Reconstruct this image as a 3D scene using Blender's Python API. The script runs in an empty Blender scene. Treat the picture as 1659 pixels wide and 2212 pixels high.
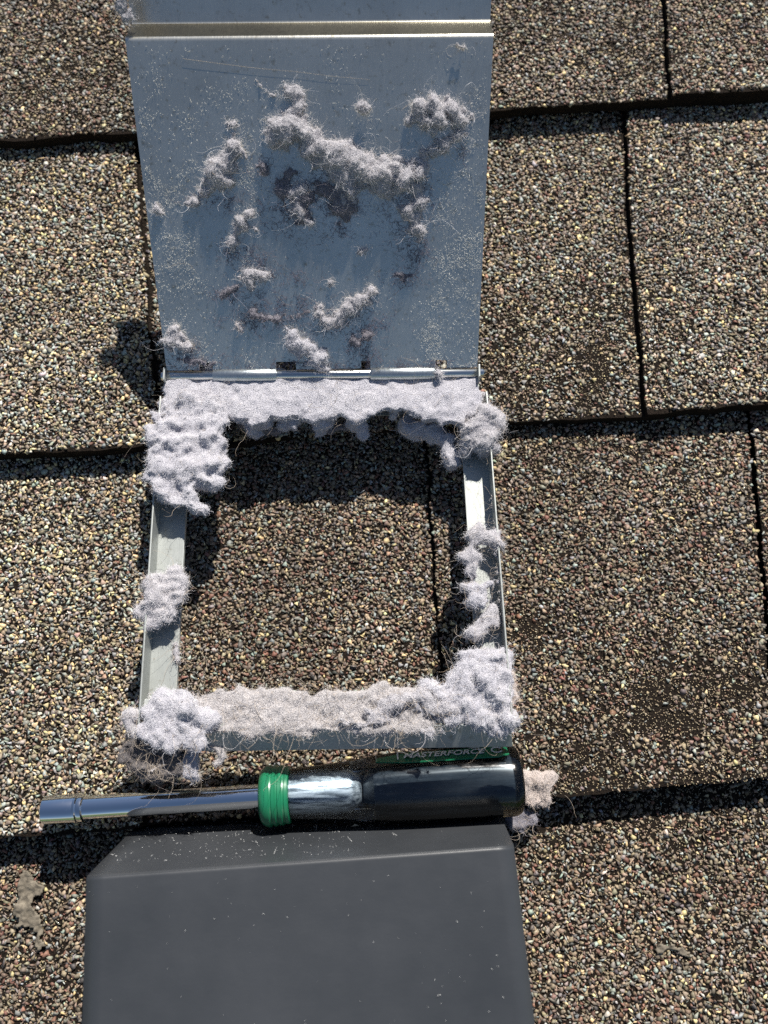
import bpy, bmesh, math
import numpy as np
from mathutils import Vector, Matrix

rng = np.random.default_rng(11)
R = math.radians
scene = bpy.context.scene
C = scene.collection

# ------------------------------------------------------------------ camera, sky, sun, exposure
# Everything is laid out in the roof's own frame (x along the roof, y up the slope, z off the roof)
# and turned as a whole by the pitch of the roof (PITCH) at the very end.
PITCH = R(20)
TILT = R(11.0)          # camera looks this far up the slope, off the roof's normal
CAM_H = 0.306           # camera above the shingles
FPX = 1662.0            # focal length in the photo's 1659 x 2212 view
SUN_AZ, SUN_EL = R(16), R(40)      # from the roof: to the right of up-slope, above the roof plane
ROOF_TO_WORLD = Matrix.Rotation(PITCH, 4, 'X')

cam_data = bpy.data.cameras.new('camera')
cam = bpy.data.objects.new('camera', cam_data); C.objects.link(cam)
cam_data.sensor_fit = 'VERTICAL'; cam_data.sensor_height = 34.6
cam_data.lens = 34.6 * FPX / 2212.0
cam_data.clip_start = 0.01; cam_data.clip_end = 600
cam_data.dof.use_dof = True
cam_data.dof.focus_distance = 0.285
cam_data.dof.aperture_fstop = 9.0
cam.matrix_world = ROOF_TO_WORLD @ Matrix.Translation((0, 0, CAM_H)) @ Matrix.Rotation(TILT, 4, 'X')
scene.camera = cam

sun_dir = Vector((math.sin(SUN_AZ) * math.cos(SUN_EL), math.cos(SUN_AZ) * math.cos(SUN_EL), math.sin(SUN_EL)))
sun_world = ROOF_TO_WORLD.to_3x3() @ sun_dir
world = bpy.data.worlds.new('World'); scene.world = world; world.use_nodes = True
wn = world.node_tree.nodes; wl = world.node_tree.links
sky = wn.new('ShaderNodeTexSky'); sky.sky_type = 'NISHITA'; sky.sun_disc = False
sky.sun_elevation = math.asin(sun_world.z); sky.sun_rotation = math.atan2(sun_world.x, sun_world.y)
sky.altitude = 0; sky.air_density = 1.0; sky.dust_density = 0.6; sky.ozone_density = 1.8
wl.new(sky.outputs[0], wn['Background'].inputs[0]); wn['Background'].inputs[1].default_value = 0.053
sun_data = bpy.data.lights.new('sun', 'SUN'); sun_data.energy = 5.0; sun_data.angle = R(0.5)
sun_data.color = (1.0, 0.955, 0.885)
sun = bpy.data.objects.new('sun', sun_data); C.objects.link(sun)
sun.rotation_euler = sun_world.to_track_quat('Z', 'Y').to_euler()
scene.view_settings.view_transform = 'Standard'; scene.view_settings.look = 'None'
scene.view_settings.gamma = 1.0; scene.view_settings.exposure = 0.70
scene.view_settings.use_curve_mapping = False
scene.cycles.max_bounces = 5; scene.cycles.diffuse_bounces = 2; scene.cycles.transparent_max_bounces = 12
scene.cycles.use_denoising = False; scene.cycles.sample_clamp_indirect = 4.0

# ------------------------------------------------------------------ small maths
fwd = np.array([0, math.sin(TILT), -math.cos(TILT)]); upv = np.array([0, math.cos(TILT), math.sin(TILT)])
camp = np.array([0, 0, CAM_H])
def ray(px, py):
    return (px - 829.5) / FPX * np.array([1., 0, 0]) + (1106 - py) / FPX * upv + fwd
def at(px, py, plane=None, z=0.0):
    d = ray(px, py)
    if plane is None:
        return camp + d * ((z - CAM_H) / d[2])
    p0, n = plane
    return camp + d * (np.dot(p0 - camp, n) / np.dot(d, n))
def depth(p): return float(np.dot(p - camp, fwd))
def unit(v): v = np.asarray(v, float); return v / np.linalg.norm(v)

def _hash(ix, iy, iz, seed):
    h = (ix * 374761393 + iy * 668265263 + iz * 2147483647 + seed * 974634777) & 0xffffffff
    h = ((h ^ (h >> 13)) * 1274126177) & 0xffffffff
    return ((h ^ (h >> 16)) & 0xffff) / 65535.0
def vnoise(p, freq, seed=0):
    q = np.asarray(p) * freq
    i = np.floor(q).astype(np.int64); f = q - i; f = f * f * (3 - 2 * f)
    out = 0
    for dx in (0, 1):
        for dy in (0, 1):
            for dz in (0, 1):
                w = (f[:, 0] if dx else 1 - f[:, 0]) * (f[:, 1] if dy else 1 - f[:, 1]) * (f[:, 2] if dz else 1 - f[:, 2])
                out = out + w * _hash(i[:, 0] + dx, i[:, 1] + dy, i[:, 2] + dz, seed)
    return out * 2 - 1
def fbm(p, freq, octaves=3, seed=0):
    return sum(vnoise(p, freq * 2 ** k, seed + k * 17) * 0.5 ** k for k in range(octaves))

# ------------------------------------------------------------------ object helpers
def tag(o, label=None, cat=None, group=None, kind=None):
    for k, v in (('label', label), ('category', cat), ('group', group), ('kind', kind)):
        if v: o[k] = v
    return o
def empty(name, loc, label=None, cat=None, group=None):
    o = bpy.data.objects.new(name, None); C.objects.link(o); o.location = loc
    o.empty_display_size = 0.02
    return tag(o, label, cat, group)
def world_origin(o):
    v = Vector((0, 0, 0))
    while o is not None:
        v += o.location; o = o.parent
    return v
def link(name, data, mat, parent=None):
    o = bpy.data.objects.new(name, data); C.objects.link(o)
    if mat is not None: data.materials.append(mat)
    if parent is not None: o.parent = parent
    return o
def shift(V, parent):
    V = np.asarray(V, float)
    return V if parent is None else V - np.array(world_origin(parent))
def mesh_obj(name, V, F, mat, parent=None, smooth=False):
    me = bpy.data.meshes.new(name)
    me.from_pydata(shift(V, parent).tolist(), [], [tuple(int(i) for i in f) for f in F])
    if smooth: me.polygons.foreach_set('use_smooth', [True] * len(me.polygons))
    me.update()
    return link(name, me, mat, parent)
def fast_mesh(name, V, T, mat, parent=None, col=None, smooth=False):
    V = shift(V, parent); T = np.asarray(T, np.int32)
    me = bpy.data.meshes.new(name)
    me.vertices.add(len(V)); me.vertices.foreach_set('co', V.astype(np.float32).ravel())
    me.loops.add(T.size); me.loops.foreach_set('vertex_index', T.ravel())
    me.polygons.add(len(T)); me.polygons.foreach_set('loop_start', np.arange(0, T.size, 3, dtype=np.int32))
    if smooth: me.polygons.foreach_set('use_smooth', np.ones(len(T), bool))
    me.update(calc_edges=True)
    if col is not None:
        a = me.color_attributes.new('tint', 'FLOAT_COLOR', 'POINT')
        a.data.foreach_set('color', np.c_[col, np.ones(len(col))].astype(np.float32).ravel())
    return link(name, me, mat, parent)
def bm_obj(name, bm, mat, parent=None, smooth=False):
    if parent is not None: bmesh.ops.translate(bm, verts=bm.verts, vec=-world_origin(parent))
    me = bpy.data.meshes.new(name); bm.to_mesh(me); bm.free()
    if smooth: me.polygons.foreach_set('use_smooth', [True] * len(me.polygons))
    return link(name, me, mat, parent)
def plate(name, quad, thick, mat, parent, normal=None, bevel=0.0002):
    """a thin sheet of metal: polygon QUAD given thickness against its normal"""
    quad = [np.asarray(q, float) for q in quad]
    n = unit(np.cross(quad[1] - quad[0], quad[2] - quad[0])) if normal is None else unit(normal)
    bm = bmesh.new()
    a = [bm.verts.new(q) for q in quad]; b = [bm.verts.new(q - n * thick) for q in quad]
    bm.faces.new(a); bm.faces.new(b[::-1]); k = len(a)
    for i in range(k): bm.faces.new((a[i], b[i], b[(i + 1) % k], a[(i + 1) % k]))
    bmesh.ops.recalc_face_normals(bm, faces=bm.faces)
    if bevel: bmesh.ops.bevel(bm, geom=list(bm.edges), offset=bevel, segments=2, affect='EDGES', profile=0.6)
    return bm_obj(name, bm, mat, parent)
def loft(rings, closed=True, caps=True):
    V = np.concatenate(rings); m = len(rings[0]); F = []
    for i in range(len(rings) - 1):
        for j in range(m if closed else m - 1):
            j2 = (j + 1) % m
            F.append((i * m + j, i * m + j2, (i + 1) * m + j2, (i + 1) * m + j))
    if caps:
        F.append(tuple(range(m))[::-1]); F.append(tuple((len(rings) - 1) * m + j for j in range(m)))
    return V, F
def fix_normals(o):
    bm = bmesh.new(); bm.from_mesh(o.data); bmesh.ops.recalc_face_normals(bm, faces=bm.faces)
    bm.to_mesh(o.data); bm.free(); return o
def lathe(name, axis0, axis_dir, profile, mat, parent, up=(0, 0, 1), seg=40, smooth=True):
    """profile: (distance along, radius)"""
    d = unit(axis_dir); a = unit(np.cross(up, d)); b = np.cross(d, a)
    th = np.linspace(0, 2 * math.pi, seg, endpoint=False)
    rings = [axis0 + d * x + r * (np.cos(th)[:, None] * a + np.sin(th)[:, None] * b) for x, r in profile]
    V, F = loft(rings); o = fix_normals(mesh_obj(name, V, F, mat, parent, False))
    if smooth: o.data.shade_smooth(); o.data.set_sharp_from_angle(angle=R(38))
    return o
def hair(name, P, radius, mat, parent):
    """P: (n, k, 3) fibres; radius (n,) at the root, thinner to the tip"""
    n, k = P.shape[:2]
    hc = bpy.data.hair_curves.new(name); hc.add_curves([k] * n)
    flat = shift(P.reshape(-1, 3), parent).astype(np.float32)
    hc.attributes['position'].data.foreach_set('vector', flat.ravel())
    ra = hc.attributes.get('radius') or hc.attributes.new('radius', 'FLOAT', 'POINT')
    taper = np.linspace(1.0, 0.45, k)
    ra.data.foreach_set('value', (radius[:, None] * taper[None]).astype(np.float32).ravel())
    o = link(name, hc, mat, parent); o['kind'] = 'stuff'
    return o

# ------------------------------------------------------------------ materials
def mat_new(name):
    m = bpy.data.materials.new(name); m.use_nodes = True
    return m, m.node_tree.nodes, m.node_tree.links, m.node_tree.nodes['Principled BSDF']
def plain(name, col, rough=0.6, metal=0.0, spec=0.5, coat=0.0):
    m, n, l, p = mat_new(name)
    p.inputs['Base Color'].default_value = (*col, 1); p.inputs['Roughness'].default_value = rough
    p.inputs['Metallic'].default_value = metal; p.inputs['Specular IOR Level'].default_value = spec
    p.inputs['Coat Weight'].default_value = coat
    return m
def noise_node(n, l, scale, detail=4, rough=0.6, stretch=None):
    tc = n.new('ShaderNodeTexCoord'); t = n.new('ShaderNodeTexNoise')
    t.inputs['Scale'].default_value = scale; t.inputs['Detail'].default_value = detail; t.inputs['Roughness'].default_value = rough
    if stretch:
        mp = n.new('ShaderNodeMapping'); mp.inputs['Scale'].default_value = stretch
        l.new(tc.outputs['Object'], mp.inputs[0]); l.new(mp.outputs[0], t.inputs['Vector'])
    else: l.new(tc.outputs['Object'], t.inputs['Vector'])
    return t
def ramp(n, l, src, stops):
    r = n.new('ShaderNodeValToRGB'); e = r.color_ramp.elements
    while len(e) < len(stops): e.new(0.5)
    for q, (pos, c) in zip(e, stops):
        q.position = pos; q.color = (*c, 1) if len(c) == 3 else c
    l.new(src, r.inputs[0]); return r
def bump(n, l, p, src, strength, dist):
    b = n.new('ShaderNodeBump'); b.inputs['Strength'].default_value = strength; b.inputs['Distance'].default_value = dist
    l.new(src, b.inputs['Height']); l.new(b.outputs[0], p.inputs['Normal']); return b

# granules: mineral colour held per stone, fine grain on top
m_granule, n, l, p = mat_new('mineral_granules')
at_n = n.new('ShaderNodeAttribute'); at_n.attribute_name = 'tint'
nz = noise_node(n, l, 2600, 3)
rp = ramp(n, l, nz.outputs['Fac'], [(0.3, (0.72, 0.72, 0.72)), (0.7, (1.2, 1.2, 1.2))])
mx = n.new('ShaderNodeMix'); mx.data_type = 'RGBA'; mx.blend_type = 'MULTIPLY'; mx.inputs['Factor'].default_value = 1
l.new(at_n.outputs['Color'], mx.inputs['A']); l.new(rp.outputs[0], mx.inputs['B']); l.new(mx.outputs['Result'], p.inputs['Base Color'])
p.inputs['Roughness'].default_value = 0.62; p.inputs['Specular IOR Level'].default_value = 0.4

m_asphalt, n, l, p = mat_new('bare_asphalt')
nz = noise_node(n, l, 1400, 5, 0.7)
rp = ramp(n, l, nz.outputs['Fac'], [(0.35, (0.010, 0.008, 0.0065)), (0.6, (0.024, 0.018, 0.014)), (0.8, (0.06, 0.045, 0.033))])
l.new(rp.outputs[0], p.inputs['Base Color']); p.inputs['Roughness'].default_value = 0.9; p.inputs['Specular IOR Level'].default_value = 0.06
bump(n, l, p, nz.outputs['Fac'], 0.9, 0.0012)

m_far, n, l, p = mat_new('distant_granules')
tc = n.new('ShaderNodeTexCoord'); vo = n.new('ShaderNodeTexVoronoi'); vo.inputs['Scale'].default_value = 480
l.new(tc.outputs['Object'], vo.inputs['Vector'])
sp = n.new('ShaderNodeSeparateColor'); l.new(vo.outputs['Color'], sp.inputs[0])
rp = ramp(n, l, sp.outputs[0], [(0.0, (0.02, 0.018, 0.015)), (0.35, (0.10, 0.08, 0.06)), (0.6, (0.19, 0.15, 0.11)), (0.8, (0.2, 0.22, 0.2)), (0.95, (0.4, 0.3, 0.15))])
l.new(rp.outputs[0], p.inputs['Base Color']); p.inputs['Roughness'].default_value = 0.8
bump(n, l, p, vo.outputs['Distance'], 0.9, -0.0015)

def galvanised(name, base, rough, grime, dust=0.0, stretch=(1, 0.12, 0.12)):
    m, n, l, p = mat_new(name)
    big = noise_node(n, l, 38, 5, 0.65); fine = noise_node(n, l, 2200, 4, 0.6, stretch); spot = noise_node(n, l, 420, 6, 0.75)
    r1 = ramp(n, l, big.outputs['Fac'], [(0.25, tuple(c * grime for c in base)), (0.75, base)])
    r2 = ramp(n, l, spot.outputs['Fac'], [(0.28, (0.55, 0.50, 0.42)), (0.44, (1, 1, 1))])
    mx = n.new('ShaderNodeMix'); mx.data_type = 'RGBA'; mx.blend_type = 'MULTIPLY'; mx.inputs['Factor'].default_value = 1
    l.new(r1.outputs[0], mx.inputs['A']); l.new(r2.outputs[0], mx.inputs['B']); l.new(mx.outputs['Result'], p.inputs['Base Color'])
    p.inputs['Metallic'].default_value = 1.0 - dust
    rr = n.new('ShaderNodeMapRange'); rr.inputs['To Min'].default_value = rough * 0.75; rr.inputs['To Max'].default_value = rough * 1.35
    l.new(fine.outputs['Fac'], rr.inputs['Value']); l.new(rr.outputs[0], p.inputs['Roughness'])
    bump(n, l, p, fine.outputs['Fac'], 0.10, 0.0003)
    return m
m_flap = galvanised('worn_galvanised_flap', (0.78, 0.755, 0.66), 0.24, 0.78, 0.12)
m_fold_reflection = galvanised('painted_fold_reflection', (0.17, 0.155, 0.115), 0.28, 0.6, 0.1)  # dark olive base stands in for the shingles mirrored in the fold
m_galv = galvanised('galvanised_frame', (0.40, 0.42, 0.40), 0.46, 0.72, 0.6)
m_knuckle = galvanised('galvanised_knuckle', (0.46, 0.50, 0.52), 0.30, 0.8, 0.1)
m_rod = plain('steel_rod', (0.55, 0.56, 0.55), 0.22, 1.0)
m_chrome, n, l, p = mat_new('chrome')
p.inputs['Base Color'].default_value = (0.80, 0.82, 0.84, 1); p.inputs['Metallic'].default_value = 1
nz = noise_node(n, l, 420, 7, 0.75); rr = n.new('ShaderNodeMapRange'); rr.inputs['From Min'].default_value = 0.5; rr.inputs['From Max'].default_value = 0.75
rr.inputs['To Min'].default_value = 0.03; rr.inputs['To Max'].default_value = 0.22; l.new(nz.outputs['Fac'], rr.inputs['Value']); l.new(rr.outputs[0], p.inputs['Roughness'])
m_chrome_ring = plain('chrome_ring', (0.75, 0.76, 0.77), 0.12, 1.0)

m_hood, n, l, p = mat_new('dark_bronze_paint')
nz = noise_node(n, l, 900, 4); big = noise_node(n, l, 25, 4)
rp = ramp(n, l, big.outputs['Fac'], [(0.3, (0.031, 0.034, 0.038)), (0.7, (0.040, 0.043, 0.048))])
l.new(rp.outputs[0], p.inputs['Base Color']); p.inputs['Specular IOR Level'].default_value = 0.5
scuff = noise_node(n, l, 240, 8, 0.8, (0.35, 1, 1)); mixf = n.new('ShaderNodeMath'); mixf.operation = 'ADD'
l.new(big.outputs['Fac'], mixf.inputs[0]); l.new(scuff.outputs['Fac'], mixf.inputs[1])
rr = n.new('ShaderNodeMapRange'); rr.inputs['From Min'].default_value = 0.7; rr.inputs['From Max'].default_value = 1.35; rr.inputs['To Min'].default_value = 0.36; rr.inputs['To Max'].default_value = 0.52
l.new(mixf.outputs[0], rr.inputs['Value']); l.new(rr.outputs[0], p.inputs['Roughness'])
bump(n, l, p, nz.outputs['Fac'], 0.12, 0.0002)

m_collar = plain('green_plastic', (0.012, 0.16, 0.075), 0.32, 0, 0.5, 0.3)
m_core, n, l, p = mat_new('dark_navy_plastic')
nz = noise_node(n, l, 520, 8, 0.8, (0.12, 1, 1)); rp = ramp(n, l, nz.outputs['Fac'], [(0.42, (0.014, 0.019, 0.025)), (0.60, (0.030, 0.038, 0.046)), (0.70, (0.20, 0.21, 0.21))])
l.new(rp.outputs[0], p.inputs['Base Color']); p.inputs['Roughness'].default_value = 0.35
m_strip = plain('green_label_strip', (0.012, 0.17, 0.075), 0.35)
m_white = plain('white_print', (0.85, 0.87, 0.85), 0.5)
m_shank, n, l, p = mat_new('scuffed_shank')
nz = noise_node(n, l, 700, 5, 0.7, (0.1, 1, 1))
rp = ramp(n, l, nz.outputs['Fac'], [(0.38, (0.10, 0.12, 0.14)), (0.50, (0.5, 0.54, 0.58)), (0.62, (0.85, 0.88, 0.9))])
l.new(rp.outputs[0], p.inputs['Base Color']); p.inputs['Metallic'].default_value = 0.6; p.inputs['Roughness'].default_value = 0.42

m_clear = bpy.data.materials.new('clear_acetate'); m_clear.use_nodes = True
n, l = m_clear.node_tree.nodes, m_clear.node_tree.links
n.remove(n['Principled BSDF']); out = n['Material Output']
tr = n.new('ShaderNodeBsdfTransparent'); tr.inputs[0].default_value = (0.80, 0.86, 0.90, 1)
gl = n.new('ShaderNodeBsdfGlossy'); gl.inputs['Roughness'].default_value = 0.10
fr = n.new('ShaderNodeFresnel'); fr.inputs['IOR'].default_value = 1.5
ms = n.new('ShaderNodeMixShader'); l.new(fr.outputs[0], ms.inputs[0]); l.new(tr.outputs[0], ms.inputs[1]); l.new(gl.outputs[0], ms.inputs[2])
nz = noise_node(n, l, 900, 6, 0.7, (0.25, 1, 1)); rr = n.new('ShaderNodeMapRange')
rr.inputs['From Min'].default_value = 0.35; rr.inputs['From Max'].default_value = 0.75; rr.inputs['To Min'].default_value = 0.06; rr.inputs['To Max'].default_value = 0.32
l.new(nz.outputs['Fac'], rr.inputs['Value']); l.new(rr.outputs[0], gl.inputs['Roughness']); l.new(ms.outputs[0], out.inputs[0])

def lint_materials(name, base, dark):
    """felted body and fibres in the same dye"""
    m, n, l, p = mat_new(name + '_felt')
    a = noise_node(n, l, 160, 5, 0.7); f = noise_node(n, l, 2600, 4, 0.7)
    r = ramp(n, l, a.outputs['Fac'], [(0.32, dark), (0.62, base)])
    r2 = ramp(n, l, f.outputs['Fac'], [(0.35, (0.6, 0.6, 0.62)), (0.65, (1.1, 1.1, 1.1))])
    mx = n.new('ShaderNodeMix'); mx.data_type = 'RGBA'; mx.blend_type = 'MULTIPLY'; mx.inputs['Factor'].default_value = 1
    l.new(r.outputs[0], mx.inputs['A']); l.new(r2.outputs[0], mx.inputs['B']); l.new(mx.outputs['Result'], p.inputs['Base Color'])
    p.inputs['Roughness'].default_value = 0.95; p.inputs['Specular IOR Level'].default_value = 0.1
    p.inputs['Sheen Weight'].default_value = 0.25; p.inputs['Sheen Roughness'].default_value = 0.6
    bump(n, l, p, f.outputs['Fac'], 1.0, 0.0012)
    m2, n, l, p2 = mat_new(name + '_fibres')
    hi = n.new('ShaderNodeHairInfo')
    r = ramp(n, l, hi.outputs['Random'], [(0.0, tuple(c * 0.75 for c in base)), (0.5, base), (0.93, tuple(min(0.85, c * 1.25) for c in base)), (1.0, (0.55, 0.42, 0.30))])
    l.new(r.outputs[0], p2.inputs['Base Color'])
    p2.inputs['Roughness'].default_value = 0.7; p2.inputs['Specular IOR Level'].default_value = 0.25
    return m, m2
LINT = {
    'lavender': lint_materials('lavender_lint', (0.72, 0.70, 0.745), (0.58, 0.565, 0.625)),
    'grey': lint_materials('grey_lint', (0.70, 0.67, 0.69), (0.50, 0.48, 0.52)),
    'beige': lint_materials('beige_lint', (0.70, 0.655, 0.645), (0.53, 0.495, 0.49)),
    'pink': lint_materials('pink_lint', (0.72, 0.61, 0.55), (0.58, 0.50, 0.46)),
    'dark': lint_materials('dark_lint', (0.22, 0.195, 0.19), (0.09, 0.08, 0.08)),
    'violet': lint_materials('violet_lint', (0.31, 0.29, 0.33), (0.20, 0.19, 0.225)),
}
m_hairs = plain('loose_hairs', (0.42, 0.35, 0.28), 0.5)
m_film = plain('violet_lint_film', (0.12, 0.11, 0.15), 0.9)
m_dust = plain('pale_dust', (0.62, 0.62, 0.60), 0.9)
m_smear, n, l, p = mat_new('dried_sealant')
nz = noise_node(n, l, 500, 5, 0.7)
rp = ramp(n, l, nz.outputs['Fac'], [(0.35, (0.09, 0.075, 0.055)), (0.65, (0.21, 0.18, 0.135))])
l.new(rp.outputs[0], p.inputs['Base Color']); p.inputs['Roughness'].default_value = 0.75; bump(n, l, p, nz.outputs['Fac'], 0.5, 0.0008)
m_ground, n, l, p = mat_new('lawn')
nz = noise_node(n, l, 0.6, 6, 0.7)
rp = ramp(n, l, nz.outputs['Fac'], [(0.3, (0.03, 0.06, 0.015)), (0.7, (0.07, 0.11, 0.03))])
l.new(rp.outputs[0], p.inputs['Base Color']); p.inputs['Roughness'].default_value = 0.95
m_eave = plain('painted_eave_board', (0.5, 0.45, 0.36), 0.6)

# ------------------------------------------------------------------ the roof: overlapping shingle courses
RHO = R(3.94); CR, SR = math.cos(RHO), math.sin(RHO)
def st(x, y): return x * CR + y * SR, -x * SR + y * CR
def xy(s, t): return s * CR - t * SR, s * SR + t * CR
EXPO = 0.1427; T0 = 0.0904; THICK = 0.0088; TAB = 0.0030
X0, X1, Y0, Y1 = -0.205, 0.205, -0.145, 0.335           # where stones are built one by one
def surf(t, k): return THICK * (1 - (t - (T0 + k * EXPO)) / EXPO)
roof = tag(bpy.data.objects.new('roof', bpy.data.meshes.new('roof')), 'asphalt shingle roof seen from above', None, None, 'structure')
C.objects.link(roof)
deck_v = [(*xy(s, t), z) for z in (-0.012, -0.03) for s, t in ((-3, -1.6), (3, -1.6), (3, 1.8), (-3, 1.8))]
roof.data.from_pydata(deck_v, [], [(0, 1, 2, 3), (7, 6, 5, 4), (0, 4, 5, 1), (1, 5, 6, 2), (2, 6, 7, 3), (3, 7, 4, 0)])
roof.data.materials.append(m_eave)

def joint(a, b):
    """a cut between two tabs, through two points of the roof: s as a function of t"""
    (sa, ta), (sb, tb) = st(*at(*a)[:2]), st(*at(*b)[:2])
    def f(t):
        t = np.asarray(t, float); q = np.atleast_1d(t).ravel(); P = np.c_[q, q * 0 + sa * 9, q * 0]
        return sa + (sb - sa) * (t - ta) / (tb - ta) + (0.0007 * vnoise(P, 70, 2) + 0.0004 * vnoise(P, 300, 3)).reshape(t.shape)
    return f
jA = joint((1416, 0), (1427, 228)); jB1 = joint((300, 300), (342, 760)); jB2 = joint((1341, 275), (1368, 890))
jC0 = joint((372, 1180), (352, 1480)); jC1 = joint((930, 1170), (946, 1460)); jC2 = joint((1612, 940), (1655, 1690)); 
inf = lambda v: (lambda t: np.full(np.shape(t), v, float))
L_, R_ = inf(-0.30), inf(0.30)
GAP = 0.0011

def sheet(name, left, right, k, lift, mat, parent, near=True):
    """one layer of shingle: wedge lying on the course below, ragged along its butt edge"""
    tb = T0 + k * EXPO; te = tb + EXPO + 0.012
    m = 90 if near else 24
    u = np.linspace(0, 1, m); V = []; F = []
    rows = [(tb, True)] + [(tb + (te - tb) * i / 30, False) for i in range(1, 31)] if near else [(tb, True), (tb + 0.02, False), (tb + 0.08, False), (te, False)]; nr = len(rows) - 1
    for t, edge in rows:
        l0, r0 = float(left(t)), float(right(t)); s = l0 + (r0 - l0) * u
        tt = np.full(m, t)
        if edge and near: tt = tt + 0.0007 * vnoise(np.c_[s, s * 0, s * 0], 160, 3 + k) + 0.0011 * vnoise(np.c_[s, s * 0, s * 0], 35, 5 + k)
        z = surf(tt, k) + lift
        V += [(*xy(a, b), c) for a, b, c in zip(s, tt, z)]
    nt = len(V)
    for (x, y, z), (t, e) in zip(list(V), [r for r in rows for _ in range(m)]):
        V.append((x, y, min(z - 0.0015, max(-0.0095, surf(t, k) + lift - (0.0052 if lift == 0 else 0.0036)))))
    for i in range(nr):
        for j in range(m - 1):
            a = i * m + j
            F.append((a, a + 1, a + m + 1, a + m)); F.append((nt + a + m, nt + a + m + 1, nt + a + 1, nt + a))
    for j in range(m - 1):
        F.append((j + 1, j, nt + j, nt + j + 1)); b = nr * m + j; F.append((b, b + 1, nt + b + 1, nt + b))
    for i in range(nr):
        a = i * m; F.append((a, a + m, nt + a + m, nt + a)); a = i * m + m - 1; F.append((a + m, a, nt + a, nt + a + m))
    return mesh_obj(name, V, F, mat, parent)

def stone_shapes():
    big = []
    for _ in range(36):                          # crushed rock: hulls of a few scattered corners
        bm = bmesh.new(); k = int(rng.integers(7, 10))
        q = rng.normal(size=(k, 3)); q /= np.linalg.norm(q, axis=1)[:, None]
        q *= rng.uniform(0.8, 1.15, (k, 1)) * np.array([1.1, rng.uniform(0.65, 1.0), rng.uniform(0.42, 0.65)])
        for v in q: bm.verts.new(v)
        r = bmesh.ops.convex_hull(bm, input=bm.verts)
        bmesh.ops.delete(bm, geom=[g for g in set(r['geom_interior'] + r['geom_unused']) if isinstance(g, bmesh.types.BMVert)], context='VERTS')
        bmesh.ops.triangulate(bm, faces=bm.faces); bm.verts.index_update()
        big.append((np.array([v.co for v in bm.verts]), np.array([[v.index for v in f.verts] for f in bm.faces]))); bm.free()
    oc = np.array([(1, 0, 0), (-1, 0, 0), (0, 1, 0), (0, -1, 0), (0, 0, 1), (0, 0, -1)], float)
    ot = np.array([(0, 2, 4), (2, 1, 4), (1, 3, 4), (3, 0, 4), (2, 0, 5), (1, 2, 5), (3, 1, 5), (0, 3, 5)])
    small = [(oc * rng.uniform(0.6, 1.1, (6, 1)) * np.array([1, 0.8, 0.7]), ot) for _ in range(12)]
    return big, small
BIG, SMALL = stone_shapes()

PAL = np.array([(0.215, 0.170, 0.120), (0.130, 0.100, 0.074), (0.165, 0.150, 0.130), (0.235, 0.255, 0.235), (0.45, 0.355, 0.20),
                (0.150, 0.080, 0.058), (0.062, 0.057, 0.054), (0.36, 0.335, 0.28)])
BLEND = {   # shares of the palette in each tone of shingle
    'gold': (0.27, 0.14, 0.14, 0.17, 0.13, 0.02, 0.07, 0.06), 'mixed': (0.26, 0.20, 0.16, 0.14, 0.08, 0.05, 0.08, 0.03),
    'brown': (0.29, 0.24, 0.13, 0.10, 0.05, 0.11, 0.07, 0.01), 'dark': (0.26, 0.26, 0.17, 0.07, 0.05, 0.06, 0.11, 0.02)}

TONE = {'gold': 1.10, 'mixed': 1.0, 'brown': 0.88, 'dark': 0.86}
def rot_batch(n, tilt):
    a = rng.uniform(0, 2 * math.pi, n); tx, ty = rng.normal(0, tilt, n), rng.normal(0, tilt, n)
    ca, sa = np.cos(a), np.sin(a); z = np.zeros(n); o = np.ones(n)
    Rz = np.stack([ca, -sa, z, sa, ca, z, z, z, o], 1).reshape(n, 3, 3)
    Rx = np.stack([o, z, z, z, np.cos(tx), -np.sin(tx), z, np.sin(tx), np.cos(tx)], 1).reshape(n, 3, 3)
    Ry = np.stack([np.cos(ty), z, np.sin(ty), z, o, z, -np.sin(ty), z, np.cos(ty)], 1).reshape(n, 3, 3)
    return Ry @ Rx @ Rz
def stones(P, size, shapes, tilt, col):
    idx = rng.integers(0, len(shapes), len(P)); Vs, Fs, Ks, off = [], [], [], 0
    for i, (sv, sf) in enumerate(shapes):
        w = np.nonzero(idx == i)[0]; n = len(w)
        if not n: continue
        v = np.einsum('nij,nkj->nki', rot_batch(n, tilt), sv[None] * size[w][:, None, None]) + P[w][:, None, :]
        Vs.append(v.reshape(-1, 3)); Fs.append((sf[None] + (np.arange(n) * len(sv))[:, None, None]).reshape(-1, 3) + off)
        Ks.append(np.repeat(col[w], len(sv), 0)); off += n * len(sv)
    return np.concatenate(Vs), np.concatenate(Fs), np.concatenate(Ks)

# under the hood nothing can be seen: no stones there
def under_hood(x, y): return (x > -0.088) & (x < 0.037) & (y < -0.063)
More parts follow.
